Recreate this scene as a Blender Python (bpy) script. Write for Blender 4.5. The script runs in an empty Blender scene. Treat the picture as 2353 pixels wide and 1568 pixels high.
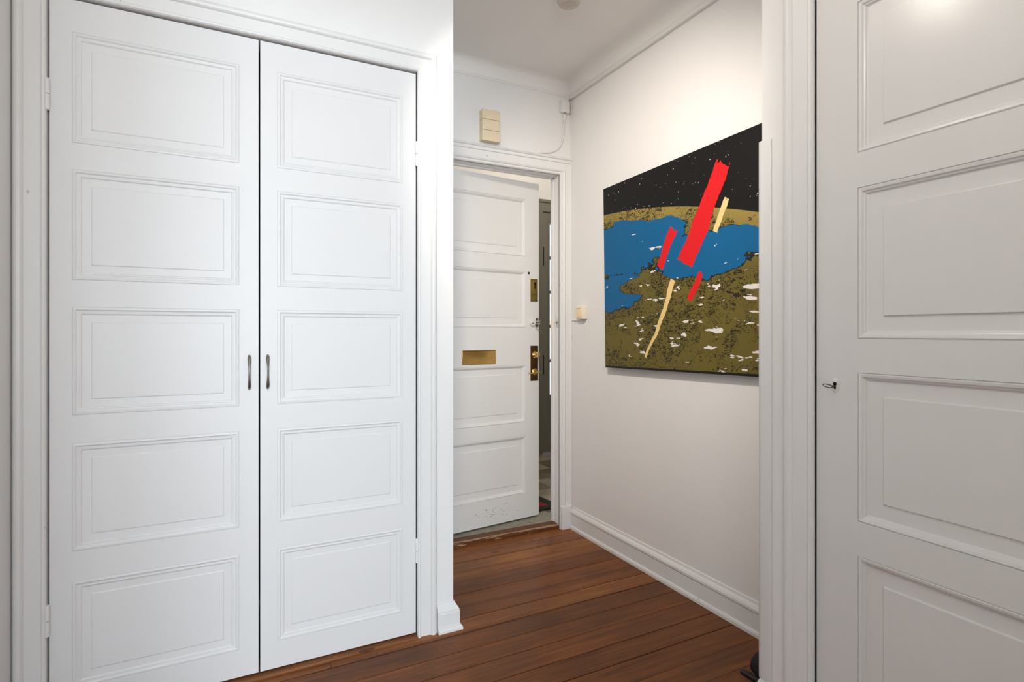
import bpy, bmesh, math, random
from mathutils import Vector, Matrix
random.seed(7)
SC = bpy.context.scene
COL = SC.collection
R = math.radians

# ------------------------------------------------------------------ camera
CAM_H = 1.15
cd = bpy.data.cameras.new('camera'); cam = bpy.data.objects.new('camera', cd); COL.objects.link(cam)
cd.sensor_width = 36.0
cd.lens = 1265.6 / 2353 * 36.0
cd.shift_y = -21.0 / 2353
cd.clip_start = 0.02
cam.location = (0, 0, CAM_H)
cam.rotation_euler = (R(90), 0, R(-26.81))
SC.camera = cam

# ------------------------------------------------------------------ world, daylight, exposure
world = bpy.data.worlds.new('sky'); SC.world = world; world.use_nodes = True
bg = world.node_tree.nodes['Background']
bg.inputs[0].default_value = (0.78, 0.88, 1.0, 1); bg.inputs[1].default_value = 1.3

def area(name, loc, rot, sx, sy, power, color, spread=180):
    l = bpy.data.lights.new(name, 'AREA'); l.shape = 'RECTANGLE'; l.size = sx; l.size_y = sy
    l.energy = power; l.color = color; l.spread = R(spread)
    o = bpy.data.objects.new(name, l); COL.objects.link(o); o.location = loc; o.rotation_euler = rot
    return o
area('daylight_window', (-0.60, -4.33, 1.55), (R(90), 0, 0), 1.4, 1.5, 262, (0.79, 0.91, 1.0))
SC.view_settings.view_transform = 'Standard'
SC.view_settings.look = 'None'
SC.view_settings.gamma = 1.0
SC.view_settings.use_curve_mapping = False
SC.view_settings.exposure = 0.08
LAMP_POWER = 96
LAMP_POWER2 = 9
FILL_POWER = 10
STAIR_POWER = 20

# ------------------------------------------------------------------ materials
MATS = {}
def nt(name):
    m = bpy.data.materials.new(name); m.use_nodes = True; t = m.node_tree
    b = t.nodes['Principled BSDF']; MATS[name] = m
    return m, t, b
def lk(t, a, b): t.links.new(a, b)
def N(t, typ, **kw):
    n = t.nodes.new(typ)
    for k, v in kw.items():
        if k.startswith('_'): setattr(n, k[1:], v)
        else: n.inputs[k.replace('__', ' ')].default_value = v
    return n
def ramp(t, stops):
    r = t.nodes.new('ShaderNodeValToRGB'); e = r.color_ramp.elements
    while len(e) < len(stops): e.new(0.5)
    for i, (p, c) in enumerate(stops):
        e[i].position = p; e[i].color = c if len(c) == 4 else (*c, 1)
    return r
def math_(t, op, a, b=None, c=None, clamp=False):
    n = t.nodes.new('ShaderNodeMath'); n.operation = op; n.use_clamp = clamp
    for i, v in enumerate((a, b, c)):
        if v is None: continue
        if hasattr(v, 'type'): lk(t, v, n.inputs[i])
        else: n.inputs[i].default_value = v
    return n.outputs[0]
def mixc(t, f, a, b):
    n = t.nodes.new('ShaderNodeMix'); n.data_type = 'RGBA'
    for i, v in ((0, f), (6, a), (7, b)):
        if hasattr(v, 'type'): lk(t, v, n.inputs[i])
        else: n.inputs[i].default_value = v if i == 0 else (*v, 1)
    return n.outputs[2]
def simple(name, col, rough=0.5, metal=0.0, spec=0.5, bump=0.0, bscale=200, var=0.0, coat=0.0):
    m, t, b = nt(name)
    b.inputs['Base Color'].default_value = (*col, 1); b.inputs['Roughness'].default_value = rough
    b.inputs['Metallic'].default_value = metal; b.inputs['Specular IOR Level'].default_value = spec
    if coat: b.inputs['Coat Weight'].default_value = coat; b.inputs['Coat Roughness'].default_value = 0.15
    tc = N(t, 'ShaderNodeTexCoord')
    if var:
        n = N(t, 'ShaderNodeTexNoise', Scale=bscale * 0.15, Detail=4.0); lk(t, tc.outputs['Object'], n.inputs['Vector'])
        rp = ramp(t, [(0.3, tuple(c * (1 - var) for c in col)), (0.7, tuple(min(1, c * (1 + var)) for c in col))])
        lk(t, n.outputs[0], rp.inputs[0]); lk(t, rp.outputs[0], b.inputs['Base Color'])
    if bump:
        n = N(t, 'ShaderNodeTexNoise', Scale=bscale, Detail=3.0); lk(t, tc.outputs['Object'], n.inputs['Vector'])
        bp = N(t, 'ShaderNodeBump', Strength=bump, Distance=0.002); lk(t, n.outputs[0], bp.inputs['Height']); lk(t, bp.outputs[0], b.inputs['Normal'])
    return m
def paint(name, col, rough, stretch, bump, specks=0.0, scuff=None, dist=0.001):
    """oil paint: brush marks along one axis, a few chipped specks; scuff = (x0,x1,z0,z1) area of dark scratches"""
    m, t, b = nt(name)
    tc = N(t, 'ShaderNodeTexCoord'); b.inputs['Roughness'].default_value = rough
    mp = N(t, 'ShaderNodeMapping'); mp.inputs['Scale'].default_value = stretch; lk(t, tc.outputs['Object'], mp.inputs[0])
    n = N(t, 'ShaderNodeTexNoise', Scale=1.0, Detail=5.0, Roughness=0.6); lk(t, mp.outputs[0], n.inputs['Vector'])
    n2 = N(t, 'ShaderNodeTexNoise', Scale=14.0, Detail=3.0); lk(t, tc.outputs['Object'], n2.inputs['Vector'])
    h = math_(t, 'ADD', n.outputs[0], math_(t, 'MULTIPLY', n2.outputs[0], 1.2))
    bp = N(t, 'ShaderNodeBump', Strength=bump, Distance=dist); lk(t, h, bp.inputs['Height']); lk(t, bp.outputs[0], b.inputs['Normal'])
    n3 = N(t, 'ShaderNodeTexNoise', Scale=3.0, Detail=3.0); lk(t, tc.outputs['Object'], n3.inputs['Vector'])
    rp = ramp(t, [(0.3, tuple(c * 0.985 for c in col)), (0.7, col)]); lk(t, n3.outputs[0], rp.inputs[0])
    out = rp.outputs[0]
    if specks:
        n4 = N(t, 'ShaderNodeTexNoise', Scale=38.0, Detail=1.0); lk(t, tc.outputs['Object'], n4.inputs['Vector'])
        f = math_(t, 'GREATER_THAN', n4.outputs[0], 0.80 - specks)
        out = mixc(t, math_(t, 'MULTIPLY', f, 0.45), out, (0.30, 0.26, 0.22))
    if scuff:
        x0, x1, z0, z1 = scuff
        sp = N(t, 'ShaderNodeSeparateXYZ'); lk(t, tc.outputs['Object'], sp.inputs[0])
        mp2 = N(t, 'ShaderNodeMapping'); mp2.inputs['Rotation'].default_value = (0, R(-35), 0); mp2.inputs['Scale'].default_value = (28, 28, 130); lk(t, tc.outputs['Object'], mp2.inputs[0])
        n5 = N(t, 'ShaderNodeTexNoise', Scale=1.0, Detail=2.0, Roughness=0.7); lk(t, mp2.outputs[0], n5.inputs['Vector'])
        cx, cz = (x0 + x1) / 2, (z0 + z1) / 2
        dx = math_(t, 'DIVIDE', math_(t, 'SUBTRACT', sp.outputs[0], cx), (x1 - x0) / 2)
        dz = math_(t, 'DIVIDE', math_(t, 'SUBTRACT', sp.outputs[2], cz), (z1 - z0) / 2)
        rr = math_(t, 'ADD', math_(t, 'MULTIPLY', dx, dx), math_(t, 'MULTIPLY', dz, dz))
        fall = math_(t, 'SUBTRACT', 1.0, rr, clamp=True)
        f = math_(t, 'GREATER_THAN', math_(t, 'ADD', n5.outputs[0], math_(t, 'MULTIPLY', fall, 0.12)), 0.73)
        f = math_(t, 'MULTIPLY', f, math_(t, 'GREATER_THAN', fall, 0.02))
        out = mixc(t, math_(t, 'MULTIPLY', f, 0.7), out, (0.16, 0.15, 0.15))
    lk(t, out, b.inputs['Base Color'])
    return m

PV = (90, 90, 9)      # brush marks run vertically
paint('door_paint', (0.82, 0.82, 0.825), 0.45, PV, 0.05, 0.0)
paint('closet_paint', (0.76, 0.755, 0.745), 0.25, PV, 0.16, 0.0)
paint('entry_paint', (0.83, 0.82, 0.80), 0.40, PV, 0.05, 0.0, scuff=(0.30, 0.84, 0.03, 0.16))
paint('trim_paint', (0.83, 0.83, 0.825), 0.36, PV, 0.05, 0.008)
paint('board_paint', (0.83, 0.83, 0.825), 0.38, (9, 9, 90), 0.08, 0.02)
paint('wall_paint', (0.86, 0.855, 0.845), 0.60, (25, 25, 25), 0.10, 0.0, dist=0.002)
paint('painting_wall_paint', (0.86, 0.85, 0.84), 0.62, (25, 25, 25), 0.10, 0.0, dist=0.002)
paint('ceiling_paint', (0.90, 0.885, 0.865), 0.8, (30, 30, 30), 0.12, 0.0, dist=0.002)
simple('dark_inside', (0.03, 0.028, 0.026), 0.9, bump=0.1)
simple('brass', (0.62, 0.40, 0.13), 0.28, 1.0, bump=0.03, bscale=60, var=0.12)
simple('aged_brass', (0.33, 0.24, 0.07), 0.42, 1.0, bump=0.05, bscale=60, var=0.15)
simple('dark_brass', (0.13, 0.075, 0.025), 0.35, 1.0, bump=0.05, bscale=60, var=0.25)
simple('polished_brass', (0.80, 0.55, 0.20), 0.12, 1.0, bump=0.02, bscale=40)
simple('chrome', (0.72, 0.72, 0.72), 0.12, 1.0, bump=0.02, bscale=40)
simple('pewter', (0.30, 0.29, 0.28), 0.30, 1.0, bump=0.06, bscale=120)
simple('old_iron', (0.16, 0.115, 0.09), 0.35, 1.0, bump=0.08, bscale=100, var=0.2)
simple('black_hole', (0.012, 0.010, 0.009), 0.9, bump=0.02)
simple('ivory_plastic', (0.83, 0.71, 0.50), 0.38, bump=0.02, bscale=300)
simple('switch_plastic', (0.90, 0.74, 0.46), 0.35, bump=0.02, bscale=300)
simple('switch_box_plastic', (0.90, 0.81, 0.66), 0.38, bump=0.02, bscale=300)
simple('groove_brown', (0.13, 0.075, 0.03), 0.7, bump=0.02)
simple('detector_plastic', (0.60, 0.55, 0.49), 0.45, bump=0.02, bscale=300)
simple('white_plastic', (0.80, 0.785, 0.765), 0.42, bump=0.02, bscale=300)
simple('black_fabric', (0.012, 0.011, 0.011), 0.85, bump=0.3, bscale=400, var=0.2)
simple('black_rubber', (0.010, 0.008, 0.008), 0.45, bump=0.1, bscale=200)
simple('stone_sill', (0.30, 0.28, 0.225), 0.7, bump=0.15, bscale=250, var=0.2)
simple('tile_light', (0.30, 0.25, 0.18), 0.45, bump=0.05, bscale=40, var=0.25)
simple('tile_dark', (0.15, 0.115, 0.07), 0.45, bump=0.05, bscale=40, var=0.35)
simple('mat_dark', (0.022, 0.017, 0.014), 0.95, bump=0.6, bscale=500)
simple('mat_red', (0.22, 0.02, 0.015), 0.95, bump=0.6, bscale=500)
simple('stair_door_paint', (0.20, 0.185, 0.145), 0.4, bump=0.05, bscale=80)
simple('stair_wall_paint', (0.82, 0.79, 0.75), 0.7, bump=0.08, bscale=60)
simple('canvas_black', (0.010, 0.009, 0.008), 0.5, bump=0.15, bscale=900)
m, t, b = nt('pane_glass')
b.inputs['Base Color'].default_value = (0.93, 0.97, 0.95, 1); b.inputs['Roughness'].default_value = 0.02
b.inputs['Transmission Weight'].default_value = 1.0; b.inputs['IOR'].default_value = 1.01
m, t, b = nt('lamp_glow')
b.inputs['Base Color'].default_value = (1, 0.95, 0.88, 1); b.inputs['Emission Color'].default_value = (1, 0.94, 0.85, 1); b.inputs['Emission Strength'].default_value = 30

# stained pine floor
def wood(name, dark, mid, light, rough, wear=0.0, axis_scale=(1.6, 34, 34), streak=None):
    m, t, b = nt(name)
    tc = N(t, 'ShaderNodeTexCoord'); oi = N(t, 'ShaderNodeObjectInfo'); g = N(t, 'ShaderNodeNewGeometry')
    off = N(t, 'ShaderNodeCombineXYZ'); lk(t, math_(t, 'MULTIPLY', oi.outputs['Random'], 37.0), off.inputs[0]); lk(t, math_(t, 'MULTIPLY', oi.outputs['Random'], 11.0), off.inputs[2])
    add = N(t, 'ShaderNodeVectorMath', _operation='ADD'); lk(t, g.outputs['Position'], add.inputs[0]); lk(t, off.outputs[0], add.inputs[1])
    mp = N(t, 'ShaderNodeMapping'); mp.inputs['Scale'].default_value = axis_scale; lk(t, add.outputs[0], mp.inputs[0])
    n = N(t, 'ShaderNodeTexNoise', Scale=1.0, Detail=6.0, Roughness=0.62, Distortion=0.8); lk(t, mp.outputs[0], n.inputs['Vector'])
    mpf = N(t, 'ShaderNodeMapping'); mpf.inputs['Scale'].default_value = (7, 240, 240); lk(t, add.outputs[0], mpf.inputs[0])
    nf = N(t, 'ShaderNodeTexNoise', Scale=1.0, Detail=3.0, Roughness=0.6); lk(t, mpf.outputs[0], nf.inputs['Vector'])
    nb = N(t, 'ShaderNodeTexNoise', Scale=3.2, Detail=3.0); lk(t, add.outputs[0], nb.inputs['Vector'])
    v = math_(t, 'ADD', math_(t, 'MULTIPLY', n.outputs[0], 0.50), math_(t, 'MULTIPLY', nf.outputs[0], 0.20))
    v = math_(t, 'ADD', v, math_(t, 'MULTIPLY', nb.outputs[0], 0.22))
    v = math_(t, 'ADD', v, math_(t, 'MULTIPLY', math_(t, 'SUBTRACT', oi.outputs['Random'], 0.5), 0.17))
    v = math_(t, 'ADD', v, 0.055)
    v = math_(t, 'ADD', v, math_(t, 'MULTIPLY', math_(t, 'SINE', math_(t, 'MULTIPLY', n.outputs[0], 75.0)), 0.020))
    rp = ramp(t, [(0.34, dark), (0.54, mid), (0.74, light)]); lk(t, v, rp.inputs[0])
    out = rp.outputs[0]
    # knots
    vo = N(t, 'ShaderNodeTexVoronoi', Scale=1.0); mk = N(t, 'ShaderNodeMapping'); mk.inputs['Scale'].default_value = (2.4, 9.0, 9.0); lk(t, add.outputs[0], mk.inputs[0]); lk(t, mk.outputs[0], vo.inputs['Vector'])
    kf = math_(t, 'LESS_THAN', math_(t, 'ADD', vo.outputs['Distance'], math_(t, 'MULTIPLY', n.outputs[0], 0.05)), 0.095)
    out = mixc(t, math_(t, 'MULTIPLY', kf, 0.75), out, tuple(c * 0.45 for c in dark))
    # worn pale patches
    nw = N(t, 'ShaderNodeTexNoise', Scale=1.0, Detail=6.0, Roughness=0.75); mw = N(t, 'ShaderNodeMapping'); mw.inputs['Scale'].default_value = (6, 22, 22); lk(t, g.outputs['Position'], mw.inputs[0]); lk(t, mw.outputs[0], nw.inputs['Vector'])
    wf = ramp(t, [(0.70 - wear, (0, 0, 0)), (0.76 - wear, (1, 1, 1))]); lk(t, nw.outputs[0], wf.inputs[0])
    out = mixc(t, math_(t, 'MULTIPLY', wf.outputs[0], 0.6), out, (0.42, 0.27, 0.16))
    b.inputs['Specular IOR Level'].default_value = 0.22
    if streak:     # bare wood where the edge has been trodden
        ps = N(t, 'ShaderNodeSeparateXYZ'); lk(t, g.outputs['Position'], ps.inputs[0])
        ms = N(t, 'ShaderNodeMapping'); ms.inputs['Scale'].default_value = (9, 90, 40); lk(t, g.outputs['Position'], ms.inputs[0])
        ns = N(t, 'ShaderNodeTexNoise', Scale=1.0, Detail=5.0, Roughness=0.7); lk(t, ms.outputs[0], ns.inputs['Vector'])
        dy_ = math_(t, 'DIVIDE', math_(t, 'ABSOLUTE', math_(t, 'SUBTRACT', ps.outputs[1], streak)), 0.016)
        sf = math_(t, 'GREATER_THAN', math_(t, 'SUBTRACT', ns.outputs[0], math_(t, 'MULTIPLY', dy_, 0.30)), 0.37)
        out = mixc(t, math_(t, 'MULTIPLY', sf, 0.8), out, (0.55, 0.35, 0.20))
    # rubbed-in dark grime in blotches
    ng = N(t, 'ShaderNodeTexNoise', Scale=1.0, Detail=4.0, Roughness=0.65); mg = N(t, 'ShaderNodeMapping'); mg.inputs['Scale'].default_value = (2.2, 5.5, 5.5); mg.inputs['Location'].default_value = (4, 2, 0); lk(t, g.outputs['Position'], mg.inputs[0]); lk(t, mg.outputs[0], ng.inputs['Vector'])
    gf = ramp(t, [(0.46, (0, 0, 0)), (0.68, (1, 1, 1))]); lk(t, ng.outputs[0], gf.inputs[0])
    out = mixc(t, math_(t, 'MULTIPLY', gf.outputs[0], 0.45), out, (0.075, 0.032, 0.015))
    lk(t, out, b.inputs['Base Color'])
    rr = math_(t, 'ADD', math_(t, 'MULTIPLY', nb.outputs[0], 0.18), rough); lk(t, rr, b.inputs['Roughness'])
    bp = N(t, 'ShaderNodeBump', Strength=0.12, Distance=0.002); lk(t, n.outputs[0], bp.inputs['Height']); lk(t, bp.outputs[0], b.inputs['Normal'])
    return m
wood('floor_wood', (0.105, 0.031, 0.0085), (0.25, 0.082, 0.020), (0.46, 0.19, 0.046), 0.30)
wood('edge_wood', (0.16, 0.055, 0.018), (0.30, 0.12, 0.045), (0.45, 0.22, 0.10), 0.45, wear=0.06)
wood('sill_wood', (0.075, 0.026, 0.010), (0.17, 0.062, 0.022), (0.32, 0.14, 0.055), 0.38, wear=0.05, streak=2.756)

# ------------------------------------------------------------------ mesh helpers
class MB:
    def __init__(s): s.bm = bmesh.new()
    def box(s, x0, x1, y0, y1, z0, z1, bev=0.0, seg=2):
        b2 = bmesh.new()
        r = bmesh.ops.create_cube(b2, size=1.0)
        bmesh.ops.scale(b2, vec=(x1 - x0, y1 - y0, z1 - z0), verts=b2.verts)
        bmesh.ops.translate(b2, vec=((x0 + x1) / 2, (y0 + y1) / 2, (z0 + z1) / 2), verts=b2.verts)
        if bev: bmesh.ops.bevel(b2, geom=list(b2.edges), offset=bev, segments=seg, affect='EDGES', profile=0.5, clamp_overlap=True)
        s.merge(b2); return s
    def merge(s, b2, mat=None):
        if mat is not None: bmesh.ops.transform(b2, matrix=mat, verts=b2.verts)
        me = bpy.data.meshes.new('tmp'); b2.to_mesh(me); b2.free(); s.bm.from_mesh(me); bpy.data.meshes.remove(me)
    def lathe(s, prof, seg=24, mat=None):
        """prof: (radius, height) about the z axis; closed at radius 0"""
        b2 = bmesh.new(); rings = []
        for r, z in prof:
            if r < 1e-6: rings.append([b2.verts.new((0, 0, z))])
            else: rings.append([b2.verts.new((r * math.cos(2 * math.pi * k / seg), r * math.sin(2 * math.pi * k / seg), z)) for k in range(seg)])
        for a, c in zip(rings, rings[1:]):
            for k in range(seg):
                k2 = (k + 1) % seg
                if len(a) == 1 and len(c) == 1: continue
                if len(a) == 1: b2.faces.new((a[0], c[k], c[k2]))
                elif len(c) == 1: b2.faces.new((a[k], a[k2], c[0]))
                else: b2.faces.new((a[k], a[k2], c[k2], c[k]))
        if len(rings[0]) > 1: b2.faces.new(rings[0][::-1])
        if len(rings[-1]) > 1: b2.faces.new(rings[-1])
        s.merge(b2, mat); return s
    def tube(s, pts, rad, seg=10, cap=True):
        """swept round tube; rad a number or a list; flat=(rx,ry) pairs allowed"""
        b2 = bmesh.new(); pts = [Vector(p) for p in pts]; n = len(pts); rings = []
        rads = rad if isinstance(rad, (list, tuple)) else [rad] * n
        up = Vector((0, 0, 1)); prevx = None
        for i, p in enumerate(pts):
            d = (pts[min(i + 1, n - 1)] - pts[max(i - 1, 0)]).normalized()
            if prevx is None:
                ref = up if abs(d.dot(up)) < 0.9 else Vector((1, 0, 0)); xx = d.cross(ref).normalized()
            else: xx = (prevx - d * prevx.dot(d)).normalized()
            yy = d.cross(xx).normalized(); prevx = xx
            r = rads[i]; rx, ry = r if isinstance(r, tuple) else (r, r)
            rings.append([b2.verts.new(p + xx * rx * math.cos(2 * math.pi * k / seg) + yy * ry * math.sin(2 * math.pi * k / seg)) for k in range(seg)])
        for a, c in zip(rings, rings[1:]):
            for k in range(seg): b2.faces.new((a[k], a[(k + 1) % seg], c[(k + 1) % seg], c[k]))
        if cap: b2.faces.new(rings[0][::-1]); b2.faces.new(rings[-1])
        s.merge(b2); return s
    def sweep(s, path, prof, f):
        """path: 2D points; prof: closed list of (offset to the left of the path, depth); f(a,b,d)->xyz"""
        P = [Vector(p) for p in path]; n = len(P); rows = []
        for i in range(n):
            dirs = []
            if i > 0: dirs.append((P[i] - P[i - 1]).normalized())
            if i < n - 1: dirs.append((P[i + 1] - P[i]).normalized())
            nor = [Vector((-d.y, d.x)) for d in dirs]
            if len(nor) == 2:
                mm = (nor[0] + nor[1]); mm = mm / (mm.length_squared / 2) if mm.length > 1e-6 else nor[0]
            else: mm = nor[0]
            rows.append([s.bm.verts.new(f(P[i].x + mm.x * o, P[i].y + mm.y * o, d)) for o, d in prof])
        k = len(prof)
        for a, c in zip(rows, rows[1:]):
            for j in range(k): s.bm.faces.new((a[j], a[(j + 1) % k], c[(j + 1) % k], c[j]))
        s.bm.faces.new(rows[0][::-1]); s.bm.faces.new(rows[-1]); return s
    def rings(s, rects, close_end=True, close_start=False):
        """nested rectangles (x0,x1,z0,z1,y) joined one to the next"""
        rows = [[s.bm.verts.new(v) for v in ((x0, y, z0), (x1, y, z0), (x1, y, z1), (x0, y, z1))] for x0, x1, z0, z1, y in rects]
        for a, c in zip(rows, rows[1:]):
            for j in range(4): s.bm.faces.new((a[j], a[(j + 1) % 4], c[(j + 1) % 4], c[j]))
        if close_end: s.bm.faces.new(rows[-1])
        if close_start: s.bm.faces.new(rows[0][::-1])
        return s
    def build(s, name, mat, parent=None, smooth=False, normals=True):
        if normals: bmesh.ops.recalc_face_normals(s.bm, faces=s.bm.faces)
        me = bpy.data.meshes.new(name); s.bm.to_mesh(me); s.bm.free(); me.materials.append(MATS[mat])
        if smooth:
            me.polygons.foreach_set('use_smooth', [True] * len(me.polygons))
            me.set_sharp_from_angle(angle=R(35))
        o = bpy.data.objects.new(name, me); COL.objects.link(o)
        if parent: o.parent = parent
        return o
def tag(o, label, cat=None, group=None, kind=None):
    o['label'] = label
    if cat: o['category'] = cat
    if group: o['group'] = group
    if kind: o['kind'] = kind
    return o
def struct(o, label, cat): return tag(o, label, cat, kind='structure')
def empty(name, loc, rot=(0, 0, 0)):
    o = bpy.data.objects.new(name, None); COL.objects.link(o); o.location = loc; o.rotation_euler = rot
    o.empty_display_size = 0.05
    return o

# ------------------------------------------------------------------ plan of the place (metres, camera at the origin)
YC = 2.015      # wall that holds the cupboard
XC = 0.762      # its free corner
YE = 2.745      # entrance wall
XP = 1.770      # wall with the picture
YJ = 1.108      # step back of the right-hand wall
XR = 1.380      # wall with the narrow closet door
XL = -0.556     # left wall
YB = -4.20      # far end behind the camera
ZC = 2.610      # ceiling
YD = -0.20      # doorway just behind the camera
DOOR0, DOOR1 = -0.42, 0.56
BX0, BX1 = -2.2, 1.9   # the room beyond it
WIN = (-1.30, 0.10, 0.8, 2.3)
CUP = (-0.479, 0.617, 2.130)           # cupboard opening x0, x1, top
ENT = (0.782, 1.696, 2.065)            # entrance opening
CLO = (0.342, 0.944, 2.080)            # closet opening in y, top

# ---- walls
w = MB()
w.box(XL, CUP[0], YC, YC + 0.1, 0, ZC).box(CUP[1], XC, YC, YC + 0.1, 0, ZC).box(CUP[0], CUP[1], YC, YC + 0.1, CUP[2], ZC)
struct(w.build('wall_back', 'wall_paint'), 'white wall around the double cupboard doors', 'wall')
w = MB().box(XC - 0.1, XC, YC + 0.1, YE, 0, ZC)
struct(w.build('wall_partition', 'wall_paint'), 'white side wall of the entrance recess behind the cupboard corner', 'wall')
w = MB()
w.box(XC - 0.1, ENT[0], YE, YE + 0.085, 0, ZC).box(ENT[1], XP + 0.1, YE, YE + 0.085, 0, ZC).box(ENT[0], ENT[1], YE, YE + 0.085, ENT[2], ZC)
struct(w.build('wall_entrance', 'wall_paint'), 'white wall above and beside the entrance door', 'wall')
w = MB().box(XP, XP + 0.1, YJ - 0.1, YE, 0, ZC)
struct(w.build('wall_right', 'painting_wall_paint'), 'white plaster wall with the large canvas picture', 'wall')
w = MB()
w.box(XR, XR + 0.1, CLO[1], YJ, 0, ZC).box(XR, XR + 0.1, YD, CLO[0], 0, ZC).box(XR, XR + 0.1, CLO[0], CLO[1], CLO[2], ZC)
w.box(XR + 0.1, XP, YJ - 0.1, YJ, 0, ZC)
struct(w.build('wall_closet', 'wall_paint'), 'white wall around the narrow panelled closet door', 'wall')
struct(MB().box(XL - 0.1, XL, YD, YC + 0.1, 0, ZC).build('wall_left', 'wall_paint'), 'white wall at the left edge beside the cupboard casing', 'wall')
# doorway behind the camera, and the room with the window beyond it
w = MB().box(BX0, DOOR0, YD - .1, YD, 0, ZC).box(DOOR1, BX1, YD - .1, YD, 0, ZC).box(DOOR0, DOOR1, YD - .1, YD, 2.25, ZC)
struct(w.build('wall_doorway', 'wall_paint'), 'white wall with the open doorway behind the camera', 'wall')
w = MB().box(BX0 - .1, BX0, YB, YD, 0, ZC).box(BX1, BX1 + .1, YB, YD, 0, ZC)
struct(w.build('wall_rear_sides', 'wall_paint'), 'white side walls of the room behind the camera', 'wall')
WX0, WX1, WZ0, WZ1 = WIN
w = MB()
w.box(BX0 - 0.1, WX0, YB - 0.12, YB, 0, ZC).box(WX1, BX1 + 0.1, YB - 0.12, YB, 0, ZC).box(WX0, WX1, YB - 0.12, YB, 0, WZ0).box(WX0, WX1, YB - 0.12, YB, WZ1, ZC)
struct(w.build('wall_front', 'wall_paint'), 'white wall with the window behind the camera', 'wall')
wr = empty('window_1', ((WX0 + WX1) / 2, YB, WZ0)); struct(wr, 'white framed window behind the camera', 'window')
hw, hh = (WX1 - WX0) / 2, WZ1 - WZ0
MB().box(-hw, -hw + .05, -.07, -.02, 0, hh).box(hw - .05, hw, -.07, -.02, 0, hh).box(-hw, hw, -.07, -.02, 0, .05).box(-hw, hw, -.07, -.02, hh - .05, hh).box(-.03, .03, -.07, -.02, 0, hh).build('window_frame', 'trim_paint', wr)
MB().box(-hw - .04, hw + .04, -.02, .14, -.03, 0, .006).build('window_sill', 'trim_paint', wr)
# cupboard inside
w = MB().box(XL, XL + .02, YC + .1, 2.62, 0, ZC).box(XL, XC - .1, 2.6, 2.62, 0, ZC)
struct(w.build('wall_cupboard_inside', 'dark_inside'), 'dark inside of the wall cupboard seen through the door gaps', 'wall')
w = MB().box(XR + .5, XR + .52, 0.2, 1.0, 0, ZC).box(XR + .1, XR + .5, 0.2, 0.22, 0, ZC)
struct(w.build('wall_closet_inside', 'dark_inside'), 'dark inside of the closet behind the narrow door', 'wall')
# ceiling
struct(MB().box(XL - .1, XP + .1, YD - .1, YE + .085, ZC, ZC + .1).box(BX0 - .1, BX1 + .1, YB - .12, YD - .1, ZC, ZC + .1).build('ceiling', 'ceiling_paint'), 'plain off white plaster ceiling', 'ceiling')
# coved cornice
cove = [(0, ZC), (0, ZC - .062)] + [(0.062 - 0.062 * math.cos(R(a)) * 1.0, ZC - .062 + 0.062 * math.sin(R(a))) for a in range(10, 91, 10)]
cove = [(o, d) for o, d in cove[:2]] + [(o, d) for o, d in cove[2:]]
mb = MB().sweep([(XP, YJ), (XP, YE), (XC, YE)], cove, lambda a, b, d: (a, b, d))
struct(mb.build('trim_1', 'ceiling_paint', smooth=True), 'coved plaster cornice along the entrance recess ceiling', 'cornice')
mb = MB().sweep([(XP - .03, YE), (XC, YE)], [(0, 2.528), (.004, 2.528), (.007, 2.535), (.004, 2.541), (0, 2.541)], lambda a, b, d: (a, b, d))
struct(mb.build('trim_2', 'wall_paint', smooth=True), 'thin plaster bead high on the entrance wall', 'moulding')

# ---- floor: slab and boards running along x
fl = MB().box(XL - .1, XP + .1, YD - .1, YE + .0, -.10, -.022).box(BX0 - .1, BX1 + .1, YB - .12, YD - .1, -.10, -.022).build('floor', 'dark_inside')
struct(fl, 'stained brown pine floorboards', 'floor')
base = MB().box(-.5, .5, -.5, .5, -.022, 0, 0).build('plank', 'floor_wood', fl)
pm = base.data
y = 2.745; first = True
seams = [2.652, 2.558, 2.459, 2.382, 2.254, 2.147, 2.054]
k = 0
def plank(xa, xb, ya, yb, z=0.0):
    global first
    o = base if first else base.copy()
    if not first: COL.objects.link(o); o.parent = fl
    first = False
    o.location = ((xa + xb) / 2, (ya + yb) / 2, z); o.scale = (xb - xa, yb - ya, 1)
while y > YB:
    y2 = seams[k] if k < len(seams) else y - random.uniform(0.094, 0.112)
    y2 = max(y2, YB); k += 1
    gap = random.choice([.0020, .0034, .0045, .0062])
    x0 = XC if y2 > YC - .02 else XL
    x0 = XC if (y + y2) / 2 > YC + .01 else XL
    x1 = XP if (y + y2) / 2 > YJ else XR
    if y2 < YD - .05: x0, x1 = BX0, BX1
    cuts = [x0, x1]
    if k in (8, 13, 17): cuts = [x0, x0 + random.uniform(.35, .65) * (x1 - x0), x1]
    for a, c in zip(cuts, cuts[1:]): plank(a, c - (.0015 if c < x1 else 0), y2 + gap, y, random.uniform(-.0012, .0004))
    y = y2

# wooden door sill, stone sill, cupboard sill
sl = MB().sweep([(1.772, 2.745), (.762, 2.745)], [(0, 0), (0, .017), (-.006, .024), (-.072, .026), (-.078, .022), (-.078, 0)], lambda a, b, d: (a, b, d)).build('trim_3', 'sill_wood')
struct(sl, 'worn brown wooden door sill with bare pale streaks at the entrance', 'door sill')
st = MB().box(ENT[0] - .02, ENT[1] + .12, 2.824, 2.975, -.05, .020, .004).build('trim_4', 'stone_sill')
struct(st, 'grey stone door sill under the open entrance door', 'door sill')
cs = MB().box(CUP[0], CUP[1], YC - .018, YC + .10, -.01, .008, .003).build('trim_5', 'edge_wood')
struct(cs, 'reddish wooden sill strip under the cupboard doors', 'door sill')

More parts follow.
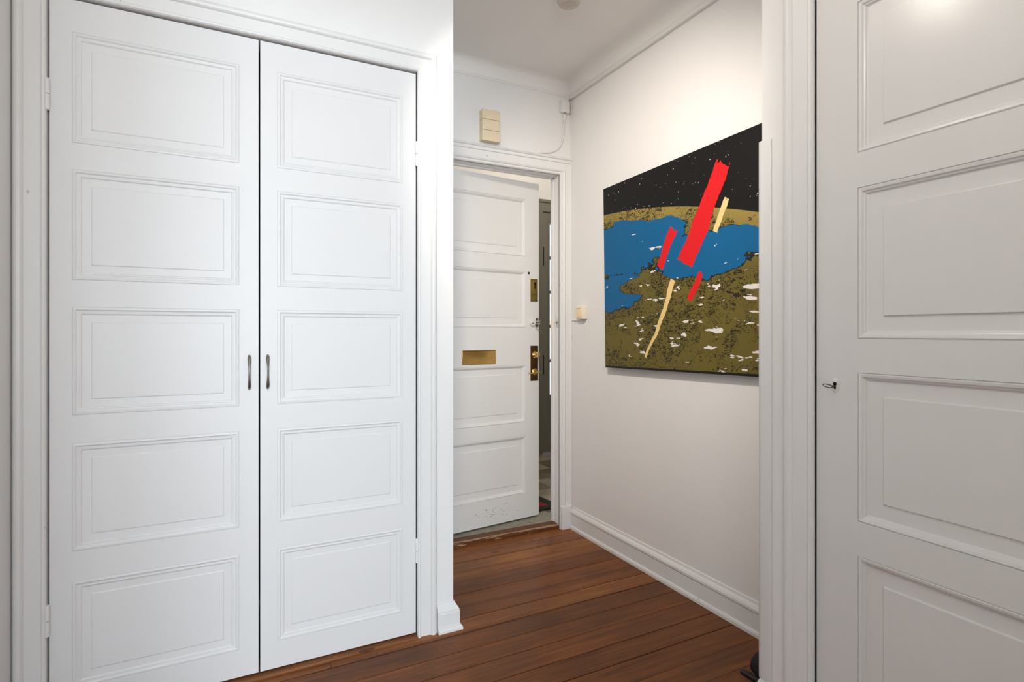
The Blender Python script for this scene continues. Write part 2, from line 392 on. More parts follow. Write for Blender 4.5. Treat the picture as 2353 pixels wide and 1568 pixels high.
# ------------------------------------------------------------------ casings and boards
CAS = [(0, -.01), (0, .008), (.003, .013), (.008, .015), (.012, .012), (.013, .008), (.016, .008), (.050, .010), (.052, .014), (.056, .018), (.063, .019), (.069, .017), (.072, .013), (.075, .010), (.075, -.01)]
sx = .087 / .075
o = MB().sweep([(CUP[0], 0.0), (CUP[0], CUP[2]), (CUP[1], CUP[2]), (CUP[1], 0.0)], CAS, lambda a, b, d: (a, YC - d, b)).build('trim_6', 'trim_paint')
struct(o, 'white moulded casing around the double cupboard doors', 'door casing')
o = MB().sweep([(-CLO[1], 0.0), (-CLO[1], CLO[2]), (-CLO[0], CLO[2]), (-CLO[0], 0.0)], [(a * sx, d) for a, d in CAS], lambda a, b, d: (XR - d, -a, b)).build('trim_7', 'trim_paint')
struct(o, 'white moulded casing around the narrow closet door', 'door casing')
CAE = [(0, -.005), (0, .010), (.004, .016), (.013, .016), (.015, .022), (.022, .026), (.029, .022), (.031, .017), (.034, .016), (.066, .017), (.069, .024), (.073, .024), (.0735, -.005)]
ce = MB().sweep([(XC + .001, ENT[2]), (ENT[1], ENT[2]), (ENT[1], 0.0)], CAE, lambda a, b, d: (a, YE - d, b)).build('trim_8', 'trim_paint')
struct(ce, 'white moulded casing around the entrance door opening', 'door casing')
MB().sweep([(XC + .001, 2.1385), (XP, 2.1385)], [(0, 0), (0, .016), (.012, .018), (.015, .024), (.022, .028), (.026, .022), (.027, 0)], lambda a, b, d: (a, YE - d, b)).build('head_cap', 'trim_paint', ce)
MB().box(ENT[1] - .006, ENT[1] + .001, 2.806, 2.832, .02, ENT[2]).box(ENT[0], ENT[1], 2.806, 2.832, ENT[2] - .006, ENT[2] + .001).build('door_stop', 'trim_paint', ce)
MB().box(ENT[1] + .002, XP - .004, YE - .031, YE, 0, .135, .003).build('casing_foot', 'trim_paint', ce)
kp = MB().box(-.004, .001, -.008, .008, -.028, .028, .002).build('chain_keeper', 'chrome', ce, smooth=True)
kp.location = (ENT[1], 2.762, 1.205)
kb = MB().lathe([(0, 0), (.0035, 0), (.0035, .008), (.007, .010), (.008, .014), (.005, .017), (0, .018)], 14, Matrix.Rotation(R(-90), 4, 'Y')).build('keeper_knob', 'chrome', kp, smooth=True)
sp = MB().box(-.003, .002, -.012, .012, -.035, .035, .001).build('strike_plate', 'switch_box_plastic', ce); sp.location = (ENT[1] - .005, 2.82, 1.19)
BB = [(0, 0), (.020, 0), (.020, .012), (.017, .020), (.0125, .022), (.0125, .086), (.0165, .092), (.0165, .101), (.012, .110), (.006, .117), (.004, .128), (0, .130)]
o = MB().sweep([(XP, YJ + .02), (XP, YE - .032)], BB, lambda a, b, d: (a, b, d)).build('baseboard_right', 'board_paint'); struct(o, 'white moulded baseboard under the canvas picture', 'baseboard')
BC = [(0, 0), (.030, 0), (.030, .009), (.026, .017), (.020, .019), (.020, .070), (.0185, .074), (.019, .078), (.009, .094), (.004, .104), (0, .104)]
o = MB().sweep([(XC, YE - .03), (XC, YC), (.6935, YC)], BC, lambda a, b, d: (a, b, d)).build('baseboard_back', 'board_paint'); struct(o, 'short white baseboard block wrapping the cupboard wall corner', 'baseboard')
BR = [(a, d * 1.327) for a, d in BC]
o = MB().sweep([(XR, 1.033), (XR, YJ), (XP - .021, YJ)], BR, lambda a, b, d: (a, b, d)).build('baseboard_corner', 'board_paint'); struct(o, 'short white baseboard block at the foot of the closet wall corner', 'baseboard')
o = MB().sweep([(XL, YC - .03), (XL, YD + .001), (DOOR0, YD + .001)], BB, lambda a, b, d: (a, b, d)).build('baseboard_room', 'board_paint'); struct(o, 'white baseboard along the left wall below the frame', 'baseboard')
g = MB().box(XR - .006, XR + .002, 1.075, YJ + .009, .136, 1.708, .004, 3).box(XR - .006, XR + .040, YJ - .002, YJ + .009, .136, 1.708, .004, 3)
struct(g.build('trim_9', 'trim_paint', smooth=True), 'white wooden guard strip on the wall corner beside the canvas picture', 'corner guard')

# ------------------------------------------------------------------ panelled doors
def leaf_frame(parent, W, z0, z1, T, xs, zs, mat):
    """stiles and rails: xs = panel x range, zs = panel z ranges from the top"""
    m = MB().box(0, xs[0], 0, T, z0, z1).box(xs[1], W, 0, T, z0, z1)
    edges = [z1] + [v for a, c in zs for v in (c, a)] + [z0]
    for i in range(0, len(edges), 2): m.box(xs[0], xs[1], 0, T, edges[i + 1], edges[i])
    return m.build('leaf_frame', mat, parent)
def panels(parent, xs, zs, T, prof, margin, fh, mat):
    for a, c in zs:
        i = prof[-1][0]; d = prof[-1][1]
        rect = lambda k, y: (xs[0] + k, xs[1] - k, a + k, c - k, y)
        p = MB().rings([rect(i, T - .004), rect(i, d), rect(margin - .003, d + .0006), rect(margin, d - fh), ]).build('panel', mat, parent)
        MB().rings([rect(o_, y_) for o_, y_ in prof], close_end=False).build('panel_moulding', mat, p)
PRC = [(0, .0), (.0010, .0012), (.003, -.0010), (.008, -.0015), (.0105, .0004), (.0118, .0020), (.0160, .0026), (.0175, .0014), (.0205, .0018), (.0225, .0036), (.024, .0050)]
CZ = [(1.704, 2.030), (1.302, 1.628), (.904, 1.224), (.504, .823), (.101, .418)]
def hinge(parent, x, z, name='hinge'):
    h = MB().lathe([(0, -.0463), (.0045, -.046), (.0068, -.043), (.0068, -.0008), (0, -.0008)], 16).lathe([(0, .0008), (.0068, .0008), (.0068, .043), (.0060, .0455), (0, .0463)], 16).build(name, 'trim_paint', parent, smooth=True)
    h.location = (x, -.0085, z)
    MB().lathe([(.0052, -.001), (.0052, .001)], 12).build('hinge_pin', 'black_hole', h)
    MB().box(-.004, .004, 0.003, .012, -.043, .043).build('hinge_plate', 'trim_paint', h)
def pull(parent, x, z):
    pts, rad = [], []
    for k in range(17):
        a = k / 16; zz = -.0565 + .113 * a
        bow = math.sin(math.pi * a) ** 0.6
        e = abs(2 * a - 1)
        wdt = .0030 + .0042 * e ** 2
        if k in (0, 16): wdt *= .45
        elif k in (1, 15): wdt *= .85
        pts.append((0, -.004 - .020 * bow, zz)); rad.append((wdt, min(wdt, .0042)))
    h = MB().tube(pts, rad, 14).build('door_handle', 'pewter', parent, smooth=True); h.location = (x, 0, z)
    h['label'] = 'slim dark pewter bow handle'
# cupboard leaves (front faces at y = YC + 0.006)
d1 = empty('door_1', (-.4755, YC + .006, 0)); struct(d1, 'left cupboard door of five white panels', 'door')
leaf_frame(d1, .5495, .014, 2.124, .034, (.0525, .4925), CZ, 'door_paint'); panels(d1, (.0525, .4925), CZ, .034, PRC, .048, .0015, 'door_paint')
hinge(d1, -.003, 1.834); hinge(d1, -.003, .319); pull(d1, .5215, 1.016)
d2 = empty('door_2', (.0795, YC + .006, 0)); struct(d2, 'right cupboard door of five white panels', 'door')
leaf_frame(d2, .534, .014, 2.124, .034, (.0515, .4845), CZ, 'door_paint'); panels(d2, (.0515, .4845), CZ, .034, PRC, .048, .0015, 'door_paint')
hinge(d2, .536, 1.820); hinge(d2, .536, .326); pull(d2, .0225, 1.016)

# entrance door, ajar, opening outward
d3 = empty('door_3', (.79, 2.835, 0), (0, 0, R(6.69))); struct(d3, 'white panelled entrance door with brass fittings, standing ajar', 'door')
EZ = [(1.604, 1.948), (1.176, 1.515), (.607, .951), (.179, .523)]
PRE = [(0, 0), (.001, .003), (.004, -.001), (.010, .0015), (.014, .006), (.018, .010), (.020, .0125)]
leaf_frame(d3, .884, .030, 2.055, .044, (.097, .787), EZ, 'entry_paint'); panels(d3, (.097, .787), EZ, .044, PRE, .057, .0030, 'entry_paint')
ls = MB().box(.351, .574, -.0035, .002, .9627, 1.0453, .003, 3).build('letter_slot', 'brass', d3, smooth=True); ls['label'] = 'brass letter slot plate'
MB().box(.357, .568, -.0048, -.003, 1.040, 1.0425, .0006).build('flap_edge', 'dark_brass', ls)
MB().lathe([(0, -.0002), (.0068, -.0002), (.0078, .0015), (.0078, .004), (0, .004)], 18, Matrix.Translation((.8095, -.002, 1.5056)) @ Matrix.Rotation(R(-90), 4, 'X')).build('peephole', 'black_hole', d3, smooth=True)
lp = MB().box(.8224, .8763, -.003, .002, 1.334, 1.472, .0012).build('lock_plate', 'aged_brass', d3); lp['label'] = 'aged brass lock plate with keyhole'
MB().box(.8265, .8715, -.0075, -.002, 1.376, 1.459, .0018).build('lock_cover', 'aged_brass', lp, smooth=True)
MB().lathe([(0, 0), (.0075, 0), (.0075, .001), (0, .001)], 16, Matrix.Translation((.850, -.0072, 1.444)) @ Matrix.Rotation(R(90), 4, 'X')).box(.8455, .8545, -.0082, -.007, 1.412, 1.445).build('keyhole', 'black_hole', lp)
for (px, pz) in ((.829, 1.340), (.870, 1.340), (.829, 1.466), (.870, 1.466)):
    MB().lathe([(0, 0), (.0024, 0), (.002, .0012), (0, .0015)], 10, Matrix.Translation((px, -.003, pz)) @ Matrix.Rotation(R(90), 4, 'X')).build('screw', 'dark_brass', lp)
cy = MB().lathe([(0, 0), (.0195, 0), (.0195, .010), (.0175, .014), (0, .0145)], 28, Matrix.Translation((.832, 0, 1.2055)) @ Matrix.Rotation(R(90), 4, 'X')).build('lock_cylinder', 'white_plastic', d3, smooth=True); cy['label'] = 'round white lock cylinder'
MB().box(.8235, .8265, -.0155, -.014, 1.201, 1.2045).box(.828, .838, -.0155, -.014, 1.1998, 1.204).build('key_slot', 'black_hole', cy)
cp = MB().box(.864, .879, -.003, .001, 1.178, 1.234, .0015).build('chain_plate', 'dark_brass', d3); cp['label'] = 'dark chain plate with chrome barrels'
for pz in (1.183, 1.229):
    MB().lathe([(0, 0), (.003, 0), (.002, .002), (0, .002)], 10, Matrix.Translation((.8715, -.003, pz)) @ Matrix.Rotation(R(90), 4, 'X')).build('screw', 'chrome', cp)
for pz in (1.1985, 1.2135):
    MB().lathe([(0, -.013), (.0045, -.012), (.006, -.009), (.006, .006), (.004, .009), (.004, .014), (0, .0145)], 16, Matrix.Translation((.873, -.010, pz)) @ Matrix.Rotation(R(90), 4, 'Y')).build('chain_barrel', 'chrome', cp, smooth=True)
MB().tube([(.853, -.008, 1.202), (.854, -.010, 1.190), (.858, -.010, 1.178), (.866, -.010, 1.167), (.876, -.010, 1.160), (.8835, -.008, 1.158)], .0026, 8).build('chain_wire', 'chrome', cp, smooth=True)
hp = MB().box(.8224, .8779, -.003, .002, .852, 1.0655, .001).build('handle_plate', 'dark_brass', d3); hp['label'] = 'long dark brass handle plate'
MB().lathe([(0, 0), (.0205, 0), (.0205, .004), (.012, .008), (.008, .012), (.010, .018), (.0165, .024), (.0185, .030), (.016, .036), (.008, .039), (0, .040)], 26, Matrix.Translation((.8505, -.003, 1.011)) @ Matrix.Rotation(R(90), 4, 'X')).build('latch_knob', 'polished_brass', hp, smooth=True)
MB().lathe([(0, 0), (.021, 0), (.0215, .003), (.018, .007), (.009, .010), (.008, .030), (0, .030)], 26, Matrix.Translation((.8505, -.003, .905)) @ Matrix.Rotation(R(90), 4, 'X')).build('handle_rose', 'brass', hp, smooth=True)
MB().tube([(.868, -.040, .9035), (.860, -.042, .9040), (.850, -.043, .9045), (.830, -.044, .9035), (.800, -.045, .9025), (.776, -.046, .9025), (.773, -.045, .9025)], [.0028, .0045, .0050, .0042, .0036, .0034, .002], 12).build('lever', 'polished_brass', hp, smooth=True)

# closet door on the right
d4 = empty('door_4', (XR + .003, .9415, 0), (0, 0, R(-90))); struct(d4, 'narrow white panelled closet door on the right with a key', 'door')
KZ = [(1.594, 1.970), (1.132, 1.508), (.678, 1.049), (.215, .5935)]
PRK = [(0, 0), (.0008, .003), (.004, -.0005), (.010, .001), (.013, .005), (.016, .0065), (.018, .010), (.0205, .0115)]
leaf_frame(d4, .5965, .012, 2.074, .036, (.107, .4895), KZ, 'closet_paint'); panels(d4, (.107, .4895), KZ, .036, PRK, .058, .0045, 'closet_paint')
es = MB().lathe([(0, 0), (.016, 0), (.015, .0015), (0, .002)], 24, Matrix.Translation((.0505, .0005, 1.012)) @ Matrix.Rotation(R(90), 4, 'X') @ Matrix.Diagonal((.75, 1.3, .5, 1))).build('keyhole_plate', 'closet_paint', d4, smooth=True)
MB().lathe([(0, 0), (.0046, 0), (.0046, .0006), (0, .0006)], 16, Matrix.Translation((.0505, -.0012, 1.0165)) @ Matrix.Rotation(R(90), 4, 'X')).box(.0478, .0532, -.0018, -.0012, 1.003, 1.016).build('keyhole', 'black_hole', es)
ky = empty('key', (XR + .003, .891, 1.010), (R(22), 0, 0))
tag(ky, 'small dark iron key sticking out of the narrow closet door', 'key')
pts = [(-.024 + .0135 * math.cos(2 * math.pi * k / 24), .0105 * math.sin(2 * math.pi * k / 24) + .004, 0) for k in range(25)]
MB().tube(pts, .0014, 8, cap=False).build('bow', 'old_iron', ky, smooth=True)
MB().tube([(-.012, .001, 0), (-.006, .0, 0), (-.0022, 0, 0)], .0024, 10).build('shank', 'old_iron', ky, smooth=True)

# ------------------------------------------------------------------ things on the walls and the ceiling
b = empty('doorbell_chime', (1.2405, YE, 2.180)); tag(b, 'ivory plastic doorbell chime box above the entrance door', 'doorbell')
MB().box(-.0497, .0497, -.0425, 0, .0015, .1665, .001).build('chime_base', 'groove_brown', b)
for za, zb in ((0, .0565), (.0580, .1140), (.1155, .168)):
    MB().box(-.0515, .0515, -.044, 0 if za != .0580 else -.016, za, zb, .0012).build('cover_tier', 'ivory_plastic', b, smooth=True)
MB().box(-.0512, .0512, -.0135, 0, .0580, .1135).build('side_cheek', 'ivory_plastic', b)

b = empty('junction_box', (1.7245, YE, 2.427)); tag(b, 'small white cable junction box in the corner above the entrance', 'junction box')
MB().box(-.027, .027, -.030, 0, 0, .068, .002).build('box_body', 'white_plastic', b, smooth=True)
MB().box(-.019, .024, -.0318, -.029, .024, .034, .0006).build('label_window', 'white_plastic', b)
MB().lathe([(0, -.004), (.006, -.004), (.006, .003), (0, .003)], 12, Matrix.Translation((.002, -.016, 0))).build('cable_gland', 'groove_brown', b)
MB().tube([(.020, -.018, .066), (.021, -.020, .085), (.024, -.022, .092)], .0035, 8).build('lead', 'white_plastic', b, smooth=True)
pts = [(1.7265, YE - .016, 2.424), (1.7265, YE - .013, 2.405), (1.7260, YE - .008, 2.385), (1.7255, YE - .006, 2.36), (1.7245, YE - .006, 2.33), (1.7215, YE - .006, 2.295), (1.714, YE - .006, 2.262), (1.700, YE - .006, 2.232), (1.680, YE - .006, 2.210), (1.655, YE - .006, 2.195), (1.625, YE - .006, 2.184), (1.595, YE - .006, 2.179), (1.572, YE - .004, 2.1785)]
cb = MB().tube(pts, [.0062, .0058, .004] + [.0036] * 10, 10).build('wall_cable', 'white_plastic', None, smooth=True); tag(cb, 'white cable curving from the junction box to the door casing', 'cable')
MB().box(1.7195, 1.7325, YE - .012, YE, 2.380, 2.386, .001).build('cable_clip', 'white_plastic', cb)
tr = MB().box(XP - .020, XP, YJ, YE - .012, 2.507, 2.533, .0025).build('cable_trunking', 'white_plastic', None, smooth=True); tag(tr, 'long white cable trunking along the top of the picture wall', 'trunking')

b = empty('light_switch', (XP, 2.597, 1.221), (0, 0, R(-90))); tag(b, 'cream rocker light switch between the door casing and the picture', 'light switch')
MB().box(-.033, .033, -.034, 0, 0, .076, .004, 3).build('switch_box', 'switch_box_plastic', b, smooth=True)
MB().box(-.026, .024, -.0385, -.030, .008, .066, .002).build('rocker', 'switch_plastic', b, smooth=True)
MB().box(-.024, .022, -.0392, -.0380, .0605, .0615).build('rocker_line', 'groove_brown', b)
MB().tube([(-.115, -.006, -.003), (-.06, -.006, -.004), (-.02, -.008, -.004), (.018, -.010, -.004)], .0036, 8).build('switch_lead', 'white_plastic', b, smooth=True)

sd = empty('smoke_detector', (1.292, 2.012, ZC)); tag(sd, 'round off white smoke detector on the ceiling at the top edge', 'smoke detector')
MB().lathe([(0, 0), (.056, 0), (.056, -.010), (.052, -.013), (0, -.013)], 40).build('base_ring', 'detector_plastic', sd, smooth=True)
MB().lathe([(0, -.012), (.052, -.012), (.051, -.030), (.046, -.042), (.036, -.047), (.030, -.047), (.029, -.0445), (0, -.0445)], 40).build('cover', 'detector_plastic', sd, smooth=True)

AIM2 = Vector((1.38, .80, 2.0))
LAMP = Vector((.42, 1.18, 2.43)); AIM = Vector((1.77, 2.15, 1.48))
cl = empty('ceiling_spotlight', (LAMP.x, LAMP.y, ZC)); tag(cl, 'white ceiling spotlight with two heads, overhead and out of the frame', 'lamp')
MB().lathe([(0, 0), (.05, 0), (.05, -.018), (.008, -.026), (.008, -.10), (0, -.10)], 28).build('lamp_base', 'white_plastic', cl, smooth=True)
MB().box(-.012, .012, -.09, .09, -.112, -.096, .003).build('lamp_bar', 'white_plastic', cl, smooth=True)
for dy, aim, pw, size, blend in ((.06, AIM, LAMP_POWER, 84.0, 1.0), (-.06, AIM2, LAMP_POWER2, 84.0, .9)):
    P = LAMP + Vector((0, dy, 0)); q = (aim - P).to_track_quat('-Z', 'Y')
    hd = MB().lathe([(0, .060), (.022, .058), (.030, .050), (.032, .03), (.044, .004), (.042, .004), (.030, .03), (.028, .045), (0, .047)], 28).build('spot_head', 'white_plastic', cl, smooth=True)
    hd.location = P - Vector(cl.location); hd.rotation_mode = 'QUATERNION'; hd.rotation_quaternion = q
    sl0 = bpy.data.lights.new('spot_beam', 'SPOT'); sl0.energy = pw; sl0.color = (1.0, .90, .79); sl0.spot_size = R(size); sl0.spot_blend = blend; sl0.shadow_soft_size = .045
    so = bpy.data.objects.new('spot_beam', sl0); COL.objects.link(so); so.location = P + q @ Vector((0, 0, -.012)); so.rotation_mode = 'QUATERNION'; so.rotation_quaternion = q

rl = empty('fill_lamp', (.15, .30, ZC)); tag(rl, 'round fill lamp added above the camera, out of the frame', 'lamp')  # unseen globe added as general fill for the hall
MB().lathe([(0, 0), (.05, 0), (.05, -.02), (.006, -.03), (.006, -.16), (.022, -.17), (.022, -.2), (0, -.2)], 24).build('lamp_base', 'white_plastic', rl, smooth=True)
MB().lathe([(0, -.19)] + [(.09 * math.sin(R(a)), -.28 + .09 * math.cos(R(a))) for a in range(20, 180, 16)] + [(0, -.37)], 20).build('globe', 'lamp_glow', rl, smooth=True)
MATS['lamp_glow'].node_tree.nodes['Principled BSDF'].inputs['Emission Strength'].default_value = FILL_POWER / (4 * math.pi * .09 ** 2 * math.pi)

# ------------------------------------------------------------------ canvas picture (a plain stand-in print)
m, t, b = nt('canvas_print')
tc = N(t, 'ShaderNodeTexCoord'); sp = N(t, 'ShaderNodeSeparateXYZ'); lk(t, tc.outputs['Object'], sp.inputs[0])
U, V = sp.outputs[0], sp.outputs[2]
M = lambda op, a, b_=None, c_=None: math_(t, op, a, b_, c_)
def noise(sx_, sz_, detail=3.0, dist=0.0, rough=0.55, seed=0.0):
    mp = N(t, 'ShaderNodeMapping'); mp.inputs['Scale'].default_value = (sx_, 1, sz_); mp.inputs['Location'].default_value = (seed, seed * 1.7, seed * .6); lk(t, tc.outputs['Object'], mp.inputs[0])
    n = N(t, 'ShaderNodeTexNoise', Scale=1.0, Detail=detail, Roughness=rough, Distortion=dist); lk(t, mp.outputs[0], n.inputs['Vector']); return n.outputs[0]
hor = M('SUBTRACT', M('SUBTRACT', .799, M('MULTIPLY', U, .056)), M('MULTIPLY', M('MULTIPLY', U, U), .147))
below = M('SUBTRACT', hor, V)                                  # metres below the curved horizon
nw = M('SUBTRACT', noise(7, 9, 5.0, 0.3, 0.6, 3.1), .5)
def blob(cu, cv, ru, rv):
    a = M('DIVIDE', M('SUBTRACT', U, cu), ru); c = M('DIVIDE', M('SUBTRACT', V, cv), rv)
    return M('SUBTRACT', 1.0, M('ADD', M('MULTIPLY', a, a), M('MULTIPLY', c, c)))
sea = M('MAXIMUM', M('MAXIMUM', blob(.20, .60, .42, .14), blob(.66, .50, .30, .11)), M('MAXIMUM', blob(.10, .38, .24, .10), blob(.95, .52, .25, .06)))
sea = M('ADD', sea, M('MULTIPLY', nw, 2.2))
sea = M('SUBTRACT', sea, M('MULTIPLY', M('MAXIMUM', blob(.30, .40, .22, .045), 0.0), 2.0))
sea_m = M('MULTIPLY', M('GREATER_THAN', sea, .05), M('GREATER_THAN', M('ADD', below, M('MULTIPLY', nw, .08)), .055))
coast = M('LESS_THAN', M('ABSOLUTE', M('SUBTRACT', sea, .05)), .035)
# land with dark hatching
hill = noise(9, 12, 5.0, 1.5, 0.6, 8.0)
line = M('LESS_THAN', M('ABSOLUTE', M('SUBTRACT', M('FRACT', M('MULTIPLY', hill, 9.0)), .5)), .075)
hatch = M('GREATER_THAN', noise(55, 120, 2.0, 1.2, 0.5, 5.0), .55)
zone = M('GREATER_THAN', noise(5, 5, 3.0, 0.6, 0.5, 12.0), .50)
ink = M('MAXIMUM', M('MULTIPLY', line, M('GREATER_THAN', noise(14, 14, 2.0, 0, .5, 2.0), .47)), M('MULTIPLY', hatch, zone))
far = M('SUBTRACT', 1.0, M('MULTIPLY', below, 5.0)); far = math_(t, 'MAXIMUM', far, 0.0)
land = mixc(t, far, (.150, .118, .024), (.31, .235, .06))
land = mixc(t, M('MULTIPLY', ink, .93), land, (.012, .011, .008))
ground = mixc(t, sea_m, land, (.004, .118, .290))
ground = mixc(t, M('MULTIPLY', coast, M('GREATER_THAN', below, .06)), ground, (.012, .012, .010))
cl_ = M('ADD', noise(10, 34, 3.0, 0.2, .5, 21.0), M('MULTIPLY', M('SUBTRACT', U, .5), .05))
cl_m = M('MULTIPLY', M('GREATER_THAN', M('SUBTRACT', cl_, M('MULTIPLY', M('GREATER_THAN', V, .45), .015)), .655), M('GREATER_THAN', below, .10))
ground = mixc(t, cl_m, ground, (.80, .765, .735))
# starry sky
mpv = N(t, 'ShaderNodeMapping'); mpv.inputs['Scale'].default_value = (62, 1, 62); lk(t, tc.outputs['Object'], mpv.inputs[0])
vo = N(t, 'ShaderNodeTexVoronoi', Scale=1.0); lk(t, mpv.outputs[0], vo.inputs['Vector'])
vs = N(t, 'ShaderNodeSeparateColor'); lk(t, vo.outputs['Color'], vs.inputs[0])
star = M('LESS_THAN', vo.outputs['Distance'], M('MULTIPLY', M('POWER', vs.outputs[0], 1.6), .17))
star = M('MULTIPLY', star, M('GREATER_THAN', noise(8, 8, 2.0, 0, .5, 31.0), .40))
sky = mixc(t, star, (.006, .0055, .005), (.85, .80, .70))
pic = mixc(t, M('GREATER_THAN', below, 0.0), sky, ground)
pic = mixc(t, M('LESS_THAN', M('ABSOLUTE', below), .002), pic, (.012, .011, .009))
# plain slanting brush strokes, red and cream
def stroke(col, u0, v0, u1, v1, w0, w1, seed, rag=.022):
    global pic
    L = math.hypot(u1 - u0, v1 - v0); dx, dz = (u1 - u0) / L, (v1 - v0) / L
    al = M('ADD', M('MULTIPLY', M('SUBTRACT', U, u0), dx), M('MULTIPLY', M('SUBTRACT', V, v0), dz))
    ac = M('SUBTRACT', M('MULTIPLY', M('SUBTRACT', V, v0), dx), M('MULTIPLY', M('SUBTRACT', U, u0), dz))
    wob = M('MULTIPLY', M('SUBTRACT', noise(5, 5, 2.0, 0, .5, seed), .5), .05)
    c = M('ABSOLUTE', M('ADD', ac, wob))
    f = math_(t, 'DIVIDE', al, L, clamp=True)
    wd = M('ADD', w0, M('MULTIPLY', f, w1 - w0))
    edge = M('ADD', M('MULTIPLY', M('SUBTRACT', noise(60, 60, 3.0, 0, .6, seed + 3), .5), rag), 0.0)
    inside = M('MULTIPLY', M('GREATER_THAN', M('SUBTRACT', wd, c), M('MULTIPLY', edge, .5)), M('MULTIPLY', M('GREATER_THAN', al, edge), M('LESS_THAN', al, M('ADD', L, M('MULTIPLY', edge, 2.5)))))
    pic = mixc(t, inside, pic, col)
CREAM, RED = (.82, .62, .26), (.70, .012, .016)
stroke(CREAM, .315, .06, .51, .40, .006, .017, 41.0, .010)
stroke(RED, .575, .47, .795, .84, .046, .040, 44.0)
stroke(RED, .415, .47, .515, .63, .024, .026, 52.0)
stroke(RED, .600, .31, .665, .42, .014, .016, 57.0, .012)
stroke(CREAM, .745, .575, .815, .69, .014, .014, 48.0)
pic = mixc(t, M('LESS_THAN', V, .010), pic, (.01, .009, .008))
lk(t, pic, b.inputs['Base Color']); b.inputs['Roughness'].default_value = .5; b.inputs['Specular IOR Level'].default_value = .25
PWD, PHT = 1.05, .936
cv = empty('canvas_picture', (1.733 + .001, 2.348, .964), (0, R(-1.15), R(-90)))
tag(cv, 'large canvas print, starry black over blue and olive, with red slanting strokes', 'picture')
MB().box(0, PWD, .001, .030, 0, PHT, .0015).build('stretched_canvas', 'canvas_black', cv)
MB().box(0, PWD, 0, .0012, 0, PHT).build('print', 'canvas_print', cv)
MB().box(.25, .80, .028, .036, .70, .72).build('hanging_batten', 'canvas_black', cv)

# ------------------------------------------------------------------ stairwell seen past the entrance door
S0, S1, SY, SZ = .2, 3.9, 4.50, 3.0
fs = MB().box(S0, S1, 2.83, SY + .1, -.10, -.012).build('floor_stairwell', 'dark_inside'); struct(fs, 'dim beige and brown tiled floor of the stairwell', 'floor')
tl = None
for i in range(12):
    for j in range(6):
        x, yy = .44 + i * .30, 2.975 + j * .255
        if tl is None:
            o = tl = MB().box(-.1485, .1485, -.126, .126, -.012, 0, .001).build('tile', 'tile_light', fs); tl2 = tl.data.copy(); tl2.materials[0] = MATS['tile_dark']
        else: o = tl.copy(); COL.objects.link(o); o.parent = fs
        o.location = (x, yy + .1275, 0)
        if (i + j) % 2: o.data = tl2
DX0, DX1, DTOP = 2.60, 3.38, 2.29
w = MB().box(S0 - .1, DX0 - .05, SY, SY + .1, 0, SZ).box(DX1 + .05, S1 + .1, SY, SY + .1, 0, SZ).box(DX0 - .05, DX1 + .05, SY, SY + .1, DTOP + .03, SZ)
w.box(S0 - .1, S0, 2.83, SY, 0, SZ).box(S1, S1 + .1, 2.83, SY, 0, SZ).box(S0 - .1, XC - .1, 2.73, 2.83, 0, SZ).box(XP + .1, S1 + .1, 2.73, 2.83, 0, SZ).box(XC - .1, XP + .1, 2.73, 2.83, ZC + .1, SZ)
struct(w.build('wall_stairwell', 'stair_wall_paint'), 'pale stairwell wall above the grey glazed door', 'wall')
struct(MB().box(S0 - .1, S1 + .1, 2.73, SY + .1, SZ, SZ + .1).build('ceiling_stairwell', 'stair_wall_paint'), 'pale ceiling of the stairwell', 'ceiling')
o = MB().sweep([(DX0 - .03, 0.0), (DX0 - .03, DTOP + .02), (DX1 + .03, DTOP + .02), (DX1 + .03, 0.0)], [(-.03, -.05), (-.03, .004), (-.026, .012), (.055, .012), (.060, .022), (.085, .026), (.088, -.05)], lambda a, b, d: (a, SY - d, b)).build('trim_10', 'stair_door_paint'); struct(o, 'grey green frame of the glazed stairwell door', 'door frame')
d5 = empty('door_5', (DX0 + .003, SY + .004, 0)); struct(d5, 'grey green glazed stairwell door seen through the entrance gap', 'door')
W5 = DX1 - DX0 - .006
GZ = [2.18 - k * .326 for k in range(6)]
f5 = MB().box(0, .075, 0, .04, .012, DTOP).box(W5 - .12, W5, 0, .04, .012, DTOP).box(.075, W5 - .12, 0, .04, GZ[0], DTOP).box(.075, W5 - .12, 0, .04, .012, GZ[5])
f5.build('leaf_frame', 'stair_door_paint', d5)
MB().box(.050, .055, -.003, .001, .30, 2.22).box(.064, .067, -.003, .001, .50, 2.20).build('stile_bead', 'stair_door_paint', d5)
for k in range(1, 5): MB().box(.075, W5 - .12, .004, .036, GZ[k] - .014, GZ[k] + .014).build('glazing_bar', 'stair_door_paint', d5)
MB().box(.345, .365, .006, .034, GZ[5], GZ[0]).build('glazing_bar', 'stair_door_paint', d5)
for k in range(5):
    for xa, xb in ((.075, .345), (.365, W5 - .12)):
        MB().box(xa, xb, .018, .022, GZ[k + 1], GZ[k]).build('pane', 'pane_glass', d5)
for hz in (1.86, .84): MB().lathe([(0, -.09), (.008, -.09), (.008, .09), (0, .09)], 10, Matrix.Translation((.0, -.006, hz))).build('hinge', 'black_hole', d5)
mt = empty('door_mat', (1.535, 3.235, 0), (0, 0, R(5))); tag(mt, 'dark door mat with a red patch just outside the entrance', 'door mat')
MB().box(-.36, .36, -.19, .19, 0, .014, .004).build('mat_field', 'mat_dark', mt)
MB().box(.14, .29, -.15, -.06, .012, .0165, .002).build('mat_patch', 'mat_red', mt)
sl_ = empty('stairwell_lamp', (2.3, 3.6, SZ)); tag(sl_, 'round lamp on the stairwell ceiling, out of view', 'lamp')
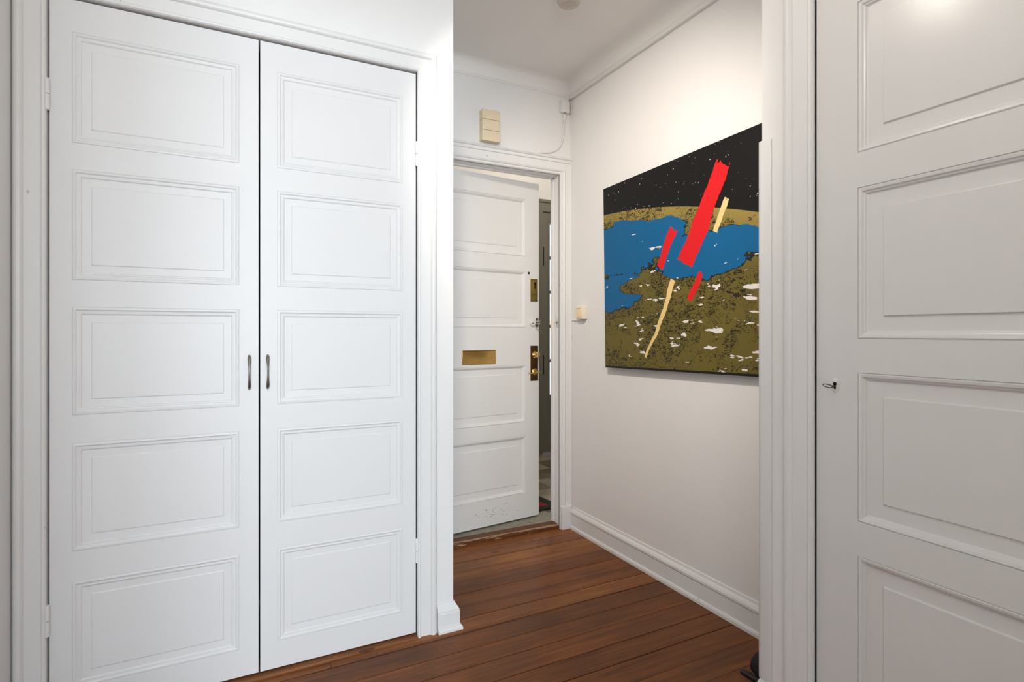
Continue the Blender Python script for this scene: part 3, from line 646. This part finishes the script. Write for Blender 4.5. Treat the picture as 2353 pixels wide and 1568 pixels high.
MB().lathe([(0, 0), (.09, 0), (.09, -.02), (0, -.02)], 24).build('lamp_base', 'white_plastic', sl_)
g2 = MATS['lamp_glow'].copy(); g2.name = 'stair_glow'; MATS['stair_glow'] = g2
g2.node_tree.nodes['Principled BSDF'].inputs['Emission Strength'].default_value = STAIR_POWER / (4 * math.pi * .08 ** 2 * math.pi)
MB().lathe([(0, -.02)] + [(.08 * math.sin(R(a)), -.09 + .08 * math.cos(R(a))) for a in range(30, 180, 15)] + [(0, -.17)], 20).build('globe', 'stair_glow', sl_, smooth=True)

# ------------------------------------------------------------------ black item in the recess on the right, built as a small bag
def loft(sections, seg=18):
    """sections: (y along, half width, z bottom, z top, x centre)"""
    bm = bmesh.new(); rows = []
    for yy, hw_, zb, zt, xc in sections:
        cz, hz = (zb + zt) / 2, (zt - zb) / 2
        row = []
        for k in range(seg):
            a = 2 * math.pi * k / seg; ca, sa = math.cos(a), math.sin(a)
            ex = lambda v: math.copysign(abs(v) ** .75, v)
            row.append(bm.verts.new((xc + hw_ * ex(ca), yy, cz + hz * ex(sa))))
        rows.append(row)
    for r0, r1 in zip(rows, rows[1:]):
        for k in range(seg): bm.faces.new((r0[k], r0[(k + 1) % seg], r1[(k + 1) % seg], r1[k]))
    bm.faces.new(rows[0][::-1]); bm.faces.new(rows[-1]); return bm
sh = empty('bag', (1.64, 1.232, 0)); tag(sh, 'small black soft bag with a stubby strap on the floor behind the right wall corner', 'bag')
mb = MB(); mb.merge(loft([(-.070, .030, .004, .050, 0), (-.062, .075, .001, .072, 0), (-.045, .108, 0, .084, 0), (-.015, .120, 0, .090, 0), (.015, .120, 0, .090, 0), (.045, .108, 0, .083, 0), (.060, .075, .001, .070, 0), (.068, .030, .004, .048, 0)], 28)); mb.build('bag_body', 'black_fabric', sh, smooth=True)
MB().tube([(-.146, .052, .030), (-.143, .047, .029), (-.134, .026, .025), (-.126, .000, .020), (-.118, -.020, .018), (-.100, -.032, .024)], [.005, .0095, .0105, .0105, .0105, .0105], 14).build('strap', 'black_rubber', sh, smooth=True)
